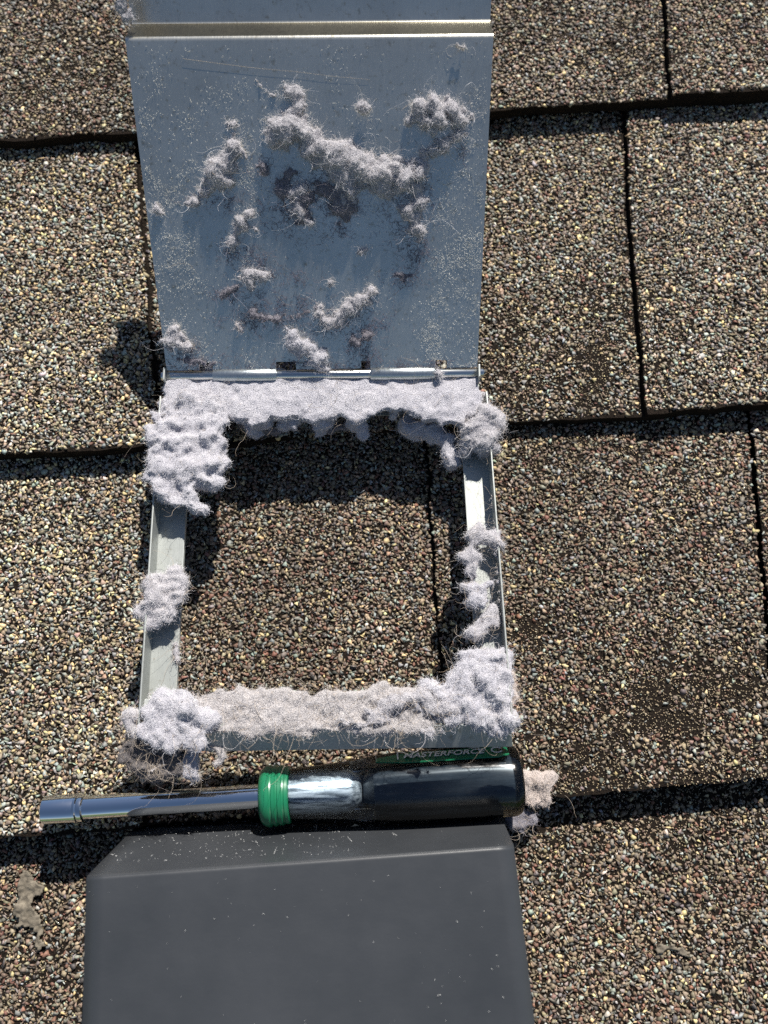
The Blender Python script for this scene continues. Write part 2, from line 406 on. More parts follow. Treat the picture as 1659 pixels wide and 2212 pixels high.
# patches where the stones have worn off down to the asphalt: centre (photo view), reach, how bare
WORN = [((1470, 1560), 0.030, 0.82), ((1330, 1620), 0.026, 0.75), ((1560, 1640), 0.03, 0.6), ((1150, 1360), 0.008, 0.8), ((1230, 800), 0.040, 0.55), ((1130, 850), 0.03, 0.5),
        ((1300, 130), 0.04, 0.3), ((180, 200), 0.05, 0.4), ((1400, 1655), 0.03, 0.7)]
def bare(x, y):
    w = np.zeros(len(x)); P = np.c_[x, y, 0 * x]
    for c, r, a in WORN:
        q = at(*c); d = np.hypot((x - q[0]) / 1.5, y - q[1]) / r
        w = np.maximum(w, a * np.exp(-d ** 2))
    w = w * (1 + 0.7 * fbm(P, 90, 2, 4)) + 0.12 * np.clip(fbm(P, 60, 2, 9), 0, 1)
    return np.clip(w, 0, 0.97)
def cover(left, right, k, lift, blend, parent, skip=()):
    """mineral stones pressed into the top of one sheet"""
    tb, te = T0 + k * EXPO, T0 + (k + 1) * EXPO + 0.003
    V, F, K = [], [], []; off = 0
    for spacing, r0, r1, shapes, keep, tilt in ((0.00162, 0.00092, 0.00178, BIG, 0.97, 0.28), (0.00142, 0.00064, 0.00105, BIG, 0.85, 0.4), (0.00100, 0.00024, 0.00075, SMALL, 0.85, 0.8)):
        s = np.arange(-0.30, 0.30, spacing); t = np.arange(tb, te, spacing * 0.87)
        S, Tt = np.meshgrid(s, t); S = S + (np.arange(len(t)) % 2)[:, None] * spacing / 2
        jt = 0.38 if shapes is BIG else 1.5
        S = (S + rng.uniform(-jt, jt, S.shape) * spacing).ravel(); Tt = (Tt + rng.uniform(-jt, jt, Tt.shape) * spacing).ravel()
        x, y = xy(S, Tt)
        ok = (x > X0) & (x < X1) & (y > Y0) & (y < Y1) & (S > left(Tt) + GAP) & (S < right(Tt) - GAP) & (Tt > tb + 0.0004) & ~under_hood(x, y)
        for lf, rt in skip: ok &= ~((S > lf(Tt) - 0.0003) & (S < rt(Tt) + 0.0003))
        ok &= rng.random(len(S)) < keep
        S, Tt, x, y = S[ok], Tt[ok], x[ok], y[ok]
        w = bare(x, y)
        if shapes is BIG:
            q = rng.random(len(S)) > w * (1.0 if r0 > 0.0007 else 0.9)
        else: q = rng.random(len(S)) < (0.20 + 1.7 * w) * (0.85 + 0.5 * fbm(np.c_[x, y, 0 * x], 150, 3, 31))
        hid = (x > -0.085) & (x < 0.036) & (y > 0.165) & (y < 0.30)          # deep under the flap
        if r0 < 0.0009: q &= ~hid
        S, Tt, x, y = S[q], Tt[q], x[q], y[q]; n_ = len(S)
        size = r0 + (r1 - r0) * rng.beta(1.3, 2.6 if shapes is BIG else 4.0, n_)
        z = surf(Tt, k) + lift + size * (0.10 if shapes is BIG else 0.10) + rng.uniform(-0.00015, 0.0003, n_)
        pr = np.array(BLEND[blend]); ci = rng.choice(len(PAL), n_, p=pr / pr.sum())
        patch = 1 + 0.16 * fbm(np.c_[x, y, 0 * x], 28, 2, 21)
        col = PAL[ci] * 1.28 * TONE[blend] * np.array([1.0, 0.985, 0.955]) * rng.lognormal(0, 0.21, (n_, 1)) * (1 + rng.normal(0, 0.05, (n_, 3))) * patch[:, None]
        if shapes is SMALL: col = col * 0.55 + 0.45 * np.array([0.55, 0.43, 0.26])
        v, f, c = stones(np.c_[x, y, z], size, shapes, tilt, np.clip(col, 0.01, 0.75))
        V.append(v); F.append(f + off); K.append(c); off += len(v)
    o = fast_mesh('mineral_granules', np.concatenate(V), np.concatenate(F), m_granule, parent, np.concatenate(K))
    o['kind'] = 'stuff'; return o

# courses in reach of the picture: a full sheet each, and the raised tabs laminated on it
SH = {1: ('dark', [(jA, R_, 'brown')]), 0: ('mixed', [(L_, jB1, 'gold'), (jB2, R_, 'mixed')]),
      -1: ('brown', [(L_, jC0, 'gold'), (jC1, jC2, 'brown'), (jC2, R_, 'brown')]), -2: ('brown', [])}
for k, (tone, tabs) in SH.items():
    base = sheet('shingle', L_, R_, k, 0.0, m_asphalt, roof)
    cover(L_, R_, k, 0.0, tone if k != -1 else 'brown', base, [(a, b) for a, b, _ in tabs])
    for a, b, tn in tabs:
        a2 = (lambda t, a=a: a(t) + GAP) if a is not L_ else a
        b2 = (lambda t, b=b: b(t) - GAP) if b is not R_ else b
        tab = sheet('shingle_tab', a2, b2, k, TAB, m_asphalt, roof)
        cover(a, b, k, TAB, tn, tab)
for k in range(-9, 11):                # the rest of the slope, out of the picture
    for s0, s1 in ((-1.75, -0.3004), (0.3004, 1.75)) if k in SH else ((-1.75, -0.3004), (-0.3, 0.3), (0.3004, 1.75)):
        sheet('shingle', inf(s0), inf(s1), k, 0.0, m_far, roof, near=False)
gv = 60
ground = mesh_obj('ground', [(-gv, -gv, 0), (gv, -gv, 0), (gv, gv, 0), (-gv, gv, 0)], [(0, 1, 2, 3)], m_ground)
tag(ground, 'lawn far below the roof', None, None, 'structure'); ground['level'] = 1

# ------------------------------------------------------------------ damper: sheet-metal frame with its flap swung open
TL, TR = at(345, 845, z=0.025), at(1052, 835, z=0.025)
BL, BR = at(298, 1575, z=0.040), at(1108, 1565, z=0.040)
e1 = unit(TR - TL); e2 = unit(BL + BR - TL - TR); en = unit(np.cross(e2, e1))
if en[2] < 0: en = -en
FW = float(np.linalg.norm(TR - TL)); FL = float(np.linalg.norm(BL + BR - TL - TR) / 2)
def FR(u, v, w=0.0): return TL + e1 * u + e2 * v + en * w
RIM = (TL, en)
WALL = 0.0085; FLG = 0.0102; SH_T = 0.0006
damper = empty('vent_damper', tuple(FR(FW / 2, FL / 2, -0.03)), 'galvanised square vent damper frame with its flap swung open, clogged with lint', 'vent damper', None)
for u0, u1 in ((0, FLG), (FW - FLG, FW)):
    rail = plate('side_rail', [FR(u0, 0.004, -WALL), FR(u0, FL, -WALL), FR(u1, FL, -WALL), FR(u1, 0.004, -WALL)], SH_T, m_galv, damper, en)
    ue = 0.0 if u0 == 0 else FW
    sgn = 1 if u0 == 0 else -1
    plate('rim', [FR(ue, 0.002, 0), FR(ue, FL, 0), FR(ue, FL, -WALL + 0.0002), FR(ue, 0.002, -WALL + 0.0002)], SH_T, m_galv, rail, e1 * -sgn)
    plate('turned_edge', [FR(ue + sgn * (FLG - 0.0006), 0.01, -WALL - 0.0004), FR(ue + sgn * (FLG - 0.0006), FL - 0.008, -WALL - 0.0004),
          FR(ue + sgn * (FLG - 0.0002), FL - 0.008, -WALL - 0.0028), FR(ue + sgn * (FLG - 0.0002), 0.01, -WALL - 0.0028)], SH_T, m_galv, rail, e1 * sgn)
plate('back_rail', [FR(0.0009, 0.0, -WALL - 0.0010), FR(0.0009, 0.0070, -WALL - 0.0010), FR(FW - 0.0009, 0.0070, -WALL - 0.0010), FR(FW - 0.0009, 0.0, -WALL - 0.0010)], SH_T, m_galv, damper, en)
plate('front_rail', [FR(0.0009, FL - FLG, -0.0026), FR(0.0009, FL - 0.0006, -0.0016), FR(FW - 0.0009, FL - 0.0006, -0.0016), FR(FW - 0.0009, FL - FLG, -0.0026)], SH_T, m_galv, damper, en)
plate('front_lip', [FR(0.0005, FL, -0.0018), FR(-0.0005, FL + 0.0072, -0.0088), FR(FW + 0.0005, FL + 0.0072, -0.0088), FR(FW - 0.0005, FL, -0.0018)], SH_T, m_galv, damper, en * 0.7 + e2 * 0.7)
for u, v, top in ((0.006, FL - 0.006, -WALL - 0.0008), (FW - 0.006, FL - 0.006, -WALL - 0.0008)):
    a = FR(u, v, top); b = np.array([a[0], a[1], 0.0035])
    plate('support_foot', [a - e1 * 0.004, a + e1 * 0.004, b + e1 * 0.004, b - e1 * 0.004], 0.0008, m_galv, damper)
# flap
FO, FO2 = at(360, 800, z=0.0262), at(1031, 793, z=0.0262)
FT = (at(287, 75, z=0.085) + at(1066, 72, z=0.085)) / 2
f1 = unit(FO2 - FO); ff = FT - (FO + FO2) / 2; FLEN = float(np.linalg.norm(ff)); ff = unit(ff - f1 * np.dot(ff, f1)); fn = np.cross(f1, ff)
FWID = float(np.linalg.norm(FO2 - FO))
FLAP = (FO, fn)
def FP(u, a, b=0.0): return FO + f1 * u + ff * a + fn * b
prof = [(0.0, 0.0), (0.0028, 0.0)] + [(x, 0.0) for x in np.linspace(0.006, FLEN - 0.0018, 22)]
def arc(prof, ang0, ang1, r, seg=8):
    """continue the profile round a bend; angles are the heading of the sheet"""
    x, y = prof[-1]; s = math.copysign(1, ang1 - ang0)
    cx, cy = x - s * r * math.sin(ang0), y + s * r * math.cos(ang0)
    for i in range(1, seg + 1):
        h = ang0 + (ang1 - ang0) * i / seg
        prof.append((cx + s * r * math.sin(h), cy - s * r * math.cos(h)))
    return prof
prof = arc(prof, 0, R(-61), 0.0022)
prof.append((prof[-1][0] + 0.0100 * math.cos(R(-61)), prof[-1][1] + 0.0100 * math.sin(R(-61))))
prof = arc(prof, R(-61), R(2), 0.0014)
prof += [(prof[-1][0] + d * math.cos(R(4)), prof[-1][1] + d * math.sin(R(4))) for d in (0.004, 0.009, 0.014, 0.020)]
notch = [(0.104, 0.149), (0.353, 0.417), (0.626, 0.656), (0.864, 0.902)]
cols = sorted(set([0, 1] + [q for a in notch for q in a] + list(np.round(np.linspace(0.03, 0.97, 20), 3))))
V, F = [], []
pa = np.array(prof); tang = np.gradient(pa, axis=0); tang /= np.linalg.norm(tang, axis=1)[:, None]; nrm = np.c_[-tang[:, 1], tang[:, 0]]
for side in (0, 1):
    for c in cols:
        for (a, b), (na, nb) in zip(pa, nrm):
            w = 0.00010 * float(vnoise(np.array([[c * 6, a * 40, 3.3]]), 1.0, 5)[0])
            V.append(FP(0.5 * FWID + (c - 0.5) * FWID * (1 + 0.028 * max(a, 0) / FLEN), a - side * SH_T * na, b + w - side * SH_T * nb))
m = len(pa); half = len(cols) * m
def is_notch(i): 
    mid = (cols[i] + cols[i + 1]) / 2; return any(a < mid < b for a, b in notch)
for i in range(len(cols) - 1):
    for j in range(m - 1):
        if j == 0 and is_notch(i): continue
        q = (i * m + j, (i + 1) * m + j, (i + 1) * m + j + 1, i * m + j + 1); F.append(q); F.append(tuple(half + k for k in q[::-1]))
    j = 1 if is_notch(i) else 0
    F.append((i * m + j, half + i * m + j, half + (i + 1) * m + j, (i + 1) * m + j))
    F.append((i * m + m - 1, (i + 1) * m + m - 1, half + (i + 1) * m + m - 1, half + i * m + m - 1))
for i, s in ((0, 1), (len(cols) - 1, -1)):
    for j in range(m - 1): F.append((i * m + j, i * m + j + 1, half + i * m + j + 1, half + i * m + j)[::s])
flap = mesh_obj('flap', V, F, m_flap, damper); flap.data.materials.append(m_fold_reflection)
for q in flap.data.polygons:                                     # stepped fold: the roof's dark reflection is painted into its colour
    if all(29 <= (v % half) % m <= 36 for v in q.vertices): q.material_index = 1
flap.data.shade_smooth(); flap.data.set_sharp_from_angle(angle=R(35))
flap['label'] = 'blue-grey reflecting flap dusted with lint'
hx = FP(0, -0.0024, -0.0006)
lathe('hinge_rod', hx - f1 * 0.0022, f1, [(0, 0.0), (0, 0.0017), (0.0004, 0.0019), (FWID + 0.0044, 0.0019), (FWID + 0.0048, 0.0016), (FWID + 0.0048, 0.0)], m_rod, damper, seg=24)
for a, b in ((0.149, 0.353), (0.656, 0.864)):
    lathe('knuckle', hx + f1 * a * FWID, f1, [(0, 0.0019), (0, 0.0025), (0.0003, 0.0027), ((b - a) * FWID - 0.0003, 0.0027), ((b - a) * FWID, 0.0025), ((b - a) * FWID, 0.0019)], m_knuckle, flap, seg=24)
for u, sx in ((-0.0012, -1), (FWID + 0.0012, 1)):
    c = hx + f1 * (u - sx * 0.0003); up_ = np.array([0, 0.06, 1.0])
    foot = np.array([c[0], c[1] - 0.002, 0.003])
    plate('hinge_ear', [c + unit(up_) * 0.0036 + np.array([0, 0.002, 0]), c + unit(up_) * 0.0036 - np.array([0, 0.003, 0]), foot - np.array([0, 0.0035, 0]), foot + np.array([0, 0.004, 0])], 0.0007, m_galv, damper, f1 * sx)

# ------------------------------------------------------------------ dark hood of the vent below
hood = empty('vent_hood', (-0.026, -0.17, 0.0), 'dark bronze sheet-metal vent hood with dusty sloping top', 'vent hood')
bA, bB = at(305, 1775, z=0.0), at(1074, 1746, z=0.0)
rA, rB = at(187, 1895, z=0.050), at(1110, 1828, z=0.050)
gA, gB = at(178, 2212, z=0.0515), at(1155, 2212, z=0.0515)
ext = 2.6
zA, zB = rA + (gA - rA) * ext, rB + (gB - rB) * ext
h_down = unit((gA + gB) - (rA + rB)); h_wall = unit((rA + rB) - (bA + bB)); RB = 0.0008
ringL, ringR = [], []
def hp(base, top, nxt, lst):
    """section of the folded sheet: wall up, round the bend, along the top"""
    a, b = unit(top - base), unit(nxt - top)
    lst.append(base)
    for w in (0.3, 0.6, 0.85): lst.append(base + (top - base) * w)
    for i in range(9):
        s = i / 8; p0, p2 = top - a * RB * 1.4, top + b * RB * 1.4
        lst.append((1 - s) ** 2 * p0 + 2 * s * (1 - s) * top + s * s * p2)
    for w in (0.15, 0.35, 0.6, 1.0): lst.append(top + (nxt - top) * w)
for i in range(25):
    f = i / 24; lst = []
    hp(bA + (bB - bA) * f, rA + (rB - rA) * f, zA + (zB - zA) * f, lst); ringL.append(np.array(lst))
V = np.concatenate(ringL); m = len(ringL[0]); nwall = 8
for name, j0, j1 in (('back_panel', 0, nwall), ('top_panel', nwall, m - 1)):
    F = [(i * m + j, (i + 1) * m + j, (i + 1) * m + j + 1, i * m + j + 1) for i in range(24) for j in range(j0, j1)]
    used = sorted({q for f in F for q in f}); ix = {q: k for k, q in enumerate(used)}
    o = mesh_obj(name, V[used], [[ix[q] for q in f] for f in F], m_hood, hood, True)
    o.modifiers.new('sheet', 'SOLIDIFY').thickness = -0.0005 if name == 'x' else 0.0005
    o.modifiers['sheet'].offset = 0
for ring, sx in ((ringL[0], 1), (ringL[-1], -1)):
    poly = [q + np.array([sx * 0.0007, 0, -0.0006 if k else 0]) for k, q in enumerate(ring)]
    poly.append(np.array([poly[-1][0], poly[-1][1], 0.0005]))
    plate('side_panel', poly, 0.0006, m_hood, hood, (-sx, 0, 0), bevel=0)
plate('base_flange', [np.array([-0.112, -0.30, 0.0072]), np.array([0.062, -0.30, 0.0072]), np.array([0.062, -0.175, 0.0072]), np.array([-0.112, -0.175, 0.0072])], 0.0006, m_hood, hood)

# ------------------------------------------------------------------ nut driver lying between frame and hood
DZ = 0.0208
d0, d1 = at(95, 1750, z=DZ), at(1124, 1684, z=DZ)
dd = unit(d1 - d0); DL = float(np.linalg.norm(d1 - d0)); side = unit(np.cross((0, 0, 1), dd)); upd = np.cross(dd, side)
drv = empty('nut_driver', tuple(d0 + dd * DL / 2 - np.array([0, 0, 0.0127])), 'chrome nut driver with clear dark handle and green collar, lying before the hood', 'nut driver')
XC = 0.0762
lathe('shaft', d0, dd, [(0.0138, 0.0), (0.0138, 0.0040), (XC + 0.004, 0.0041), (XC + 0.004, 0.0)], m_chrome, drv, seg=64)
sk = lathe('socket', d0, dd, [(0.009, 0.0), (0.009, 0.0033), (0.0006, 0.0034), (0.0, 0.0042), (0.0005, 0.0047), (0.0120, 0.0048), (0.0140, 0.0040), (0.0140, 0.0)], m_chrome, drv, seg=64)
lathe('ring', d0, dd, [(0.0112, 0.0046), (0.0114, 0.00505), (0.0122, 0.0051), (0.0126, 0.0048), (0.0132, 0.0049), (0.0142, 0.0047), (0.0146, 0.0039)], m_chrome_ring, sk, seg=48)
cp = [(0, 0.0), (0, 0.0075), (0.0004, 0.0086), (0.0012, 0.0096), (0.0024, 0.0103), (0.0038, 0.0103), (0.0041, 0.0099), (0.0046, 0.0098), (0.0049, 0.0101), (0.0059, 0.0102),
      (0.0062, 0.0097), (0.0067, 0.0097), (0.0070, 0.0100), (0.0080, 0.0100), (0.0083, 0.0095), (0.0089, 0.0094), (0.0092, 0.0097), (0.0102, 0.0096), (0.0105, 0.0092), (0.0105, 0.0)]
lathe('collar', d0 + dd * XC, dd, cp, m_collar, drv, seg=64)
hl = DL - XC - 0.0100; H0 = d0 + dd * (XC + 0.0100)
PH = R(69)      # a flat of the hexagon faces this far from straight up, towards the ridge of the roof
HS = 0.955
def hex_r(th, r, k):      # flats at PH + 60 n, corners rounded
    a = (th - PH + math.pi / 6) % (math.pi / 3) - math.pi / 6
    flat = r * 0.925 / np.cos(a); return (np.minimum(flat, r * 1.0) * k + r * (1 - k)) * HS
sec = [(0.0, 0.0088, 0), (0.002, 0.0091, 0), (0.010, 0.0096, 0.0), (0.018, 0.0102, 0.15), (0.024, 0.0109, 0.5), (0.030, 0.0117, 0.9), (0.036, 0.0123, 1), (0.046, 0.0127, 1), (0.060, 0.0128, 1),
       (0.066, 0.0128, 1), (0.070, 0.0127, 0.85), (0.0745, 0.0127, 0.4), (0.078, 0.0126, 0.1)]
sc_ = (hl - 0.0035) / 0.078
sec = [(x * sc_, r, k) for x, r, k in sec] + [(hl - 0.0022, 0.0124, 0), (hl - 0.0009, 0.0117, 0), (hl - 0.0002, 0.0106, 0), (hl, 0.0088, 0)]
th = np.linspace(0, 2 * math.pi, 72, endpoint=False)
def hring(x, r, k, inset=0.0):
    rr = hex_r(th, r, k) - inset
    return H0 + dd * x + (rr * np.cos(th))[:, None] * upd + (rr * np.sin(th))[:, None] * side
V, F = loft([hring(*q) for q in sec])
handle = fix_normals(mesh_obj('handle', V, F, m_clear, drv)); handle.data.shade_smooth(); handle.data.set_sharp_from_angle(angle=R(28))
handle['label'] = 'clear scratched faceted handle over a dark core'
core_sec = [(0.0262 * sc_, 0.0066, 0)] + [(x, r, k) for x, r, k in sec if 0.027 * sc_ < x < hl - 0.003] + [(hl - 0.003, 0.0112, 0)]
V, F = loft([hring(x, r, k, 0.0024) for x, r, k in core_sec])
o = fix_normals(mesh_obj('core', V, F, m_core, drv)); o.data.shade_smooth(); o.data.set_sharp_from_angle(angle=R(28))
lathe('shank', H0, dd, [(0.0, 0.0), (0.0, 0.0068), (0.0200, 0.0070), (0.0225, 0.0064), (0.0245, 0.0052), (0.0255, 0.0036), (0.0258, 0.0)], m_shank, drv, seg=40)
# printed strip on the flat facing up the slope
fnrm = math.cos(PH) * upd + math.sin(PH) * side; ftan = np.cross(fnrm, dd)
if ftan[2] < 0: ftan = -ftan
def flat_pt(x, w, lift): return H0 + dd * x + fnrm * (0.0128 * 0.925 * HS + lift) + ftan * w
sx0, sx1 = 0.031 * sc_, hl - 0.0042
strip_pts = [(sx0, -0.0010), (sx0 + 0.010, -0.0026), (sx1 - 0.004, -0.0028), (sx1, -0.0020), (sx1, 0.0030), (sx1 - 0.004, 0.0044), (sx0 + 0.010, 0.0040), (sx0, 0.0014)]
def rlim(x): return np.interp(x, [q[0] for q in sec], [q[1] for q in sec]) / 0.0128
V = [H0 + dd * x + fnrm * (0.0128 * 0.925 * HS * rlim(x) + 0.00050) + ftan * w for x, w in strip_pts]
strip = plate('label_strip', V, 0.0004, m_strip, drv, fnrm, bevel=0)
def text_mesh(name, body, size, origin, ex, ey, ez, mat, parent, shear=0.25, bold=0.0):
    cu = bpy.data.curves.new(name, 'FONT'); cu.body = body; cu.size = size; cu.shear = shear; cu.extrude = 0.00003; cu.offset = bold
    cu.align_x = 'LEFT'; cu.align_y = 'CENTER'
    t = bpy.data.objects.new(name, cu); C.objects.link(t)
    bpy.context.view_layer.update()
    me = bpy.data.meshes.new_from_object(t.evaluated_get(bpy.context.evaluated_depsgraph_get()))
    bpy.data.objects.remove(t)
    co = np.zeros(len(me.vertices) * 3); me.vertices.foreach_get('co', co); co = co.reshape(-1, 3)
    Wc = origin + co[:, :1] * ex + co[:, 1:2] * ey + co[:, 2:] * ez
    me.vertices.foreach_set('co', shift(Wc, parent).ravel()); me.update()
    me.name = name
    return link(name, me, mat, parent)
ty = ftan if np.dot(np.cross(dd, ftan), fnrm) > 0 else -ftan
tl = text_mesh('lettering', 'MASTERFORCE', 0.0046, flat_pt(0.0405 * sc_, 0.0004, 0.00066), dd * 0.92, ty, fnrm, m_white, strip, 0.3, 0.00009)
for x0, x1, w0, w1 in ((0.0385, 0.0390, -0.0022, 0.0024), (0.0385, 0.0415, -0.00265, -0.00225), (0.0672, 0.0677, -0.0024, 0.0020), (0.0640, 0.0677, -0.00265, -0.00225)):
    plate('printed_bracket', [flat_pt(x0 * sc_, w0, 0.00062), flat_pt(x1 * sc_, w0, 0.00062), flat_pt(x1 * sc_, w1, 0.00062), flat_pt(x0 * sc_, w1, 0.00062)], 0.00005, m_white, strip, fnrm, bevel=0)
V, F = [], []
for i in range(30):
    a = 0.5 + i / 29 * (2 * math.pi - 1.0)
    for r in (0.0015, 0.0021): V.append(flat_pt(0.0735 * sc_ + r * math.cos(a), r * math.sin(a), 0.00062))
F = [(2 * i, 2 * i + 1, 2 * i + 3, 2 * i + 2) for i in range(29)]
mesh_obj('printed_emblem', V, F, m_white, strip)

# ------------------------------------------------------------------ lint
_ico = bmesh.new(); bmesh.ops.create_icosphere(_ico, subdivisions=2, radius=1.0)
ICO_V = np.array([v.co for v in _ico.verts]); ICO_F = np.array([[v.index for v in f.verts] for f in _ico.faces]); _ico.free()
def basis(n):
    n = unit(n); a = unit(np.cross((0, 1, 0.01), n)); return a, np.cross(n, a), n
def line(p, q, r0, r1, n=6, jit=0.35):
    o = []
    for i in range(n):
        f = (i + 0.5) / n; r = r0 + (r1 - r0) * f
        o.append((p[0] + (q[0] - p[0]) * f + rng.normal(0, r * jit), p[1] + (q[1] - p[1]) * f + rng.normal(0, r * jit), r * rng.uniform(0.75, 1.15)))
    return o
def path(pts, r, n=4, jit=0.35):
    o = []
    for a, b in zip(pts, pts[1:]): o += line(a, b, r, r, n, jit)
    return o
def fill(poly, r, step, lift=None):
    P = np.array(poly, float); o = []
    for x in np.arange(P[:, 0].min(), P[:, 0].max() + 1, step):
        for y in np.arange(P[:, 1].min(), P[:, 1].max() + 1, step):
            qx, qy = x + rng.uniform(-.3, .3) * step, y + rng.uniform(-.3, .3) * step; c = False
            for i in range(len(P)):
                (xa, ya), (xb, yb) = P[i], P[i - 1]
                if (ya > qy) != (yb > qy) and qx < (xb - xa) * (qy - ya) / (yb - ya) + xa: c = not c
            if c: o.append((qx, qy, r * rng.uniform(0.8, 1.2)) + ((lift,) if lift is not None else ()))
    return o
N_FIB = 0; FUZZ = 0.46; DENS = 1.0; FINE = 0.85
def fibres(name, V, T, dens, length, rad, mat, parent, curl=0.55, lay=0.8, floor=None, stray=0.015, body_seed=0, k=6):
    global N_FIB
    a, b, c = V[T[:, 0]], V[T[:, 1]], V[T[:, 2]]; cr = np.cross(b - a, c - a); ar = np.linalg.norm(cr, axis=1) / 2
    dens *= DENS; length *= FUZZ; rad *= FINE
    n = int(max(30, ar.sum() * 1e4 * dens)); N_FIB += n
    f = rng.choice(len(T), n, p=ar / ar.sum()); w = rng.dirichlet((1, 1, 1), n)
    P = a[f] * w[:, :1] + b[f] * w[:, 1:2] + c[f] * w[:, 2:]; N = cr[f] / (2 * ar[f][:, None] + 1e-15)
    D = N * rng.uniform(0.05, 0.9, (n, 1)) + rng.normal(0, lay, (n, 3)); D /= np.linalg.norm(D, axis=1)[:, None]
    L = length * rng.gamma(3.0, 1 / 3.0, n); L = np.minimum(L, length * 2.4)
    s = rng.random(n) < stray * 0.55; L[s] *= rng.uniform(2.0, 5.0, s.sum())
    ax = rng.normal(0, 1, (n, 3)) * curl
    pts = [P - D * 0.0003]
    for i in range(k - 1):
        D = D + np.cross(ax, D) * 0.55 + rng.normal(0, curl * 0.45, (n, 3)); D /= np.linalg.norm(D, axis=1)[:, None]
        q = pts[-1] + D * (L / (k - 1))[:, None]
        if floor is not None:
            h = (q - floor[0]) @ floor[1]; q = q + np.clip(0.00012 - h, 0, None)[:, None] * floor[1]
        pts.append(q)
    return hair(name, np.stack(pts, 1), rad * rng.uniform(0.6, 1.3, n), mat, parent)
def lint(label, spots, plane, dye, lift=0.0, squash=0.7, amp=0.0010, voxel=0.0008, dens=420, length=0.0026, rad=0.000042, sit=True, group=None, name='lint_clump', stray=0.015, curl=0.55, lay=1.1, press=None, strands=2):
    """a torn lump of felted lint: a lumpy body and the fibres standing off it"""
    p0, n = plane; a, b, n = basis(n); V, F, off = [], [], 0; cen = []
    for s in spots:
        c = at(s[0], s[1], plane); r = s[2] * depth(c) / FPX
        lf = s[3] if len(s) > 3 else lift
        c = c + n * (lf + (r * squash * 0.55 if sit else 0))
        q = ICO_V * (1 + rng.uniform(-0.16, 0.16, (len(ICO_V), 1))) * r
        an = rng.uniform(0, math.pi); ca, sa = math.cos(an), math.sin(an)
        st_ = rng.uniform(1.0, 1.5); qx, qy = q[:, 0] * st_ * 0.88, q[:, 1] / st_ ** 0.6 * 0.88
        V.append(c + (qx * ca - qy * sa)[:, None] * a + (qx * sa + qy * ca)[:, None] * b + q[:, 2:] * n * squash)
        F.append(ICO_F + off); off += len(ICO_V); cen.append(c)
    base = np.mean(cen, 0)
    me = bpy.data.meshes.new('tmp'); me.from_pydata(np.concatenate(V).tolist(), [], np.concatenate(F).tolist())
    t = bpy.data.objects.new('tmp', me); C.objects.link(t)
    md = t.modifiers.new('r', 'REMESH'); md.mode = 'VOXEL'; md.voxel_size = voxel
    sm = t.modifiers.new('s', 'SMOOTH'); sm.factor = 0.5; sm.iterations = 7 if len(spots) > 12 else 4
    bpy.context.view_layer.update()
    ev = bpy.data.meshes.new_from_object(t.evaluated_get(bpy.context.evaluated_depsgraph_get()))
    bpy.data.objects.remove(t); bpy.data.meshes.remove(me)
    ev.calc_loop_triangles()
    nv = len(ev.vertices); co = np.zeros(nv * 3); ev.vertices.foreach_get('co', co); co = co.reshape(-1, 3)
    no = np.zeros(nv * 3); ev.vertices.foreach_get('normal', no); no = no.reshape(-1, 3)
    T = np.zeros(len(ev.loop_triangles) * 3, np.int32); ev.loop_triangles.foreach_get('vertices', T); T = T.reshape(-1, 3)
    sd = int(rng.integers(1, 999))
    rmean = float(np.mean([q[2] for q in spots])) * depth(base) / FPX; am = min(amp, 0.42 * rmean)
    an = rng.uniform(-0.9, 0.3); ax = a * math.cos(an) + b * math.sin(an)
    al = (co - base) @ ax; fq = co - 0.58 * al[:, None] * ax                    # creases run along one way of each clump
    wq = fq + 0.0014 * np.c_[vnoise(co, 300, sd + 9), vnoise(co, 300, sd + 10), vnoise(co, 300, sd + 11)]
    ridge = 1 - 2.6 * np.abs(vnoise(wq, 130, sd)); ridge2 = 1 - 2.6 * np.abs(vnoise(wq, 330, sd + 5))
    tear = np.clip(vnoise(co, 210, sd + 7) - 0.35, 0, 1) * -1.3
    co = co + no * (am * (0.8 * ridge + 0.30 * ridge2 + tear + 0.40 * fbm(co, 520, 2, sd + 2)) - am * 0.35)[:, None]
    if press is not None:
        h = (co - RIM[0]) @ RIM[1] - press; co = co - (np.clip(h, 0, None) * 0.7)[:, None] * RIM[1]
        co = co + (0.0007 * fbm(co, 85, 3, sd + 30) + 0.0004 * vnoise(co, 420, sd + 31))[:, None] * RIM[1]
    if sit:
        h = (co - p0) @ n; co = co + np.clip(0.0001 - h, 0, None)[:, None] * n
    bpy.data.meshes.remove(ev)
    root = empty(name, tuple(base), label, 'lint', group)
    m1, m2 = LINT[dye]
    fast_mesh('felt', co, T, m1, root, None, True)
    fibres('fibres', co, T, dens, length, rad, m2, root, curl, lay, (p0, n) if sit else None, stray)
    if strands: fibres('hairs', co, T, strands / DENS, 0.011 / FUZZ, 0.00005, m_hairs, root, 0.45, 1.6, None, 0, 0, 12)
    return root

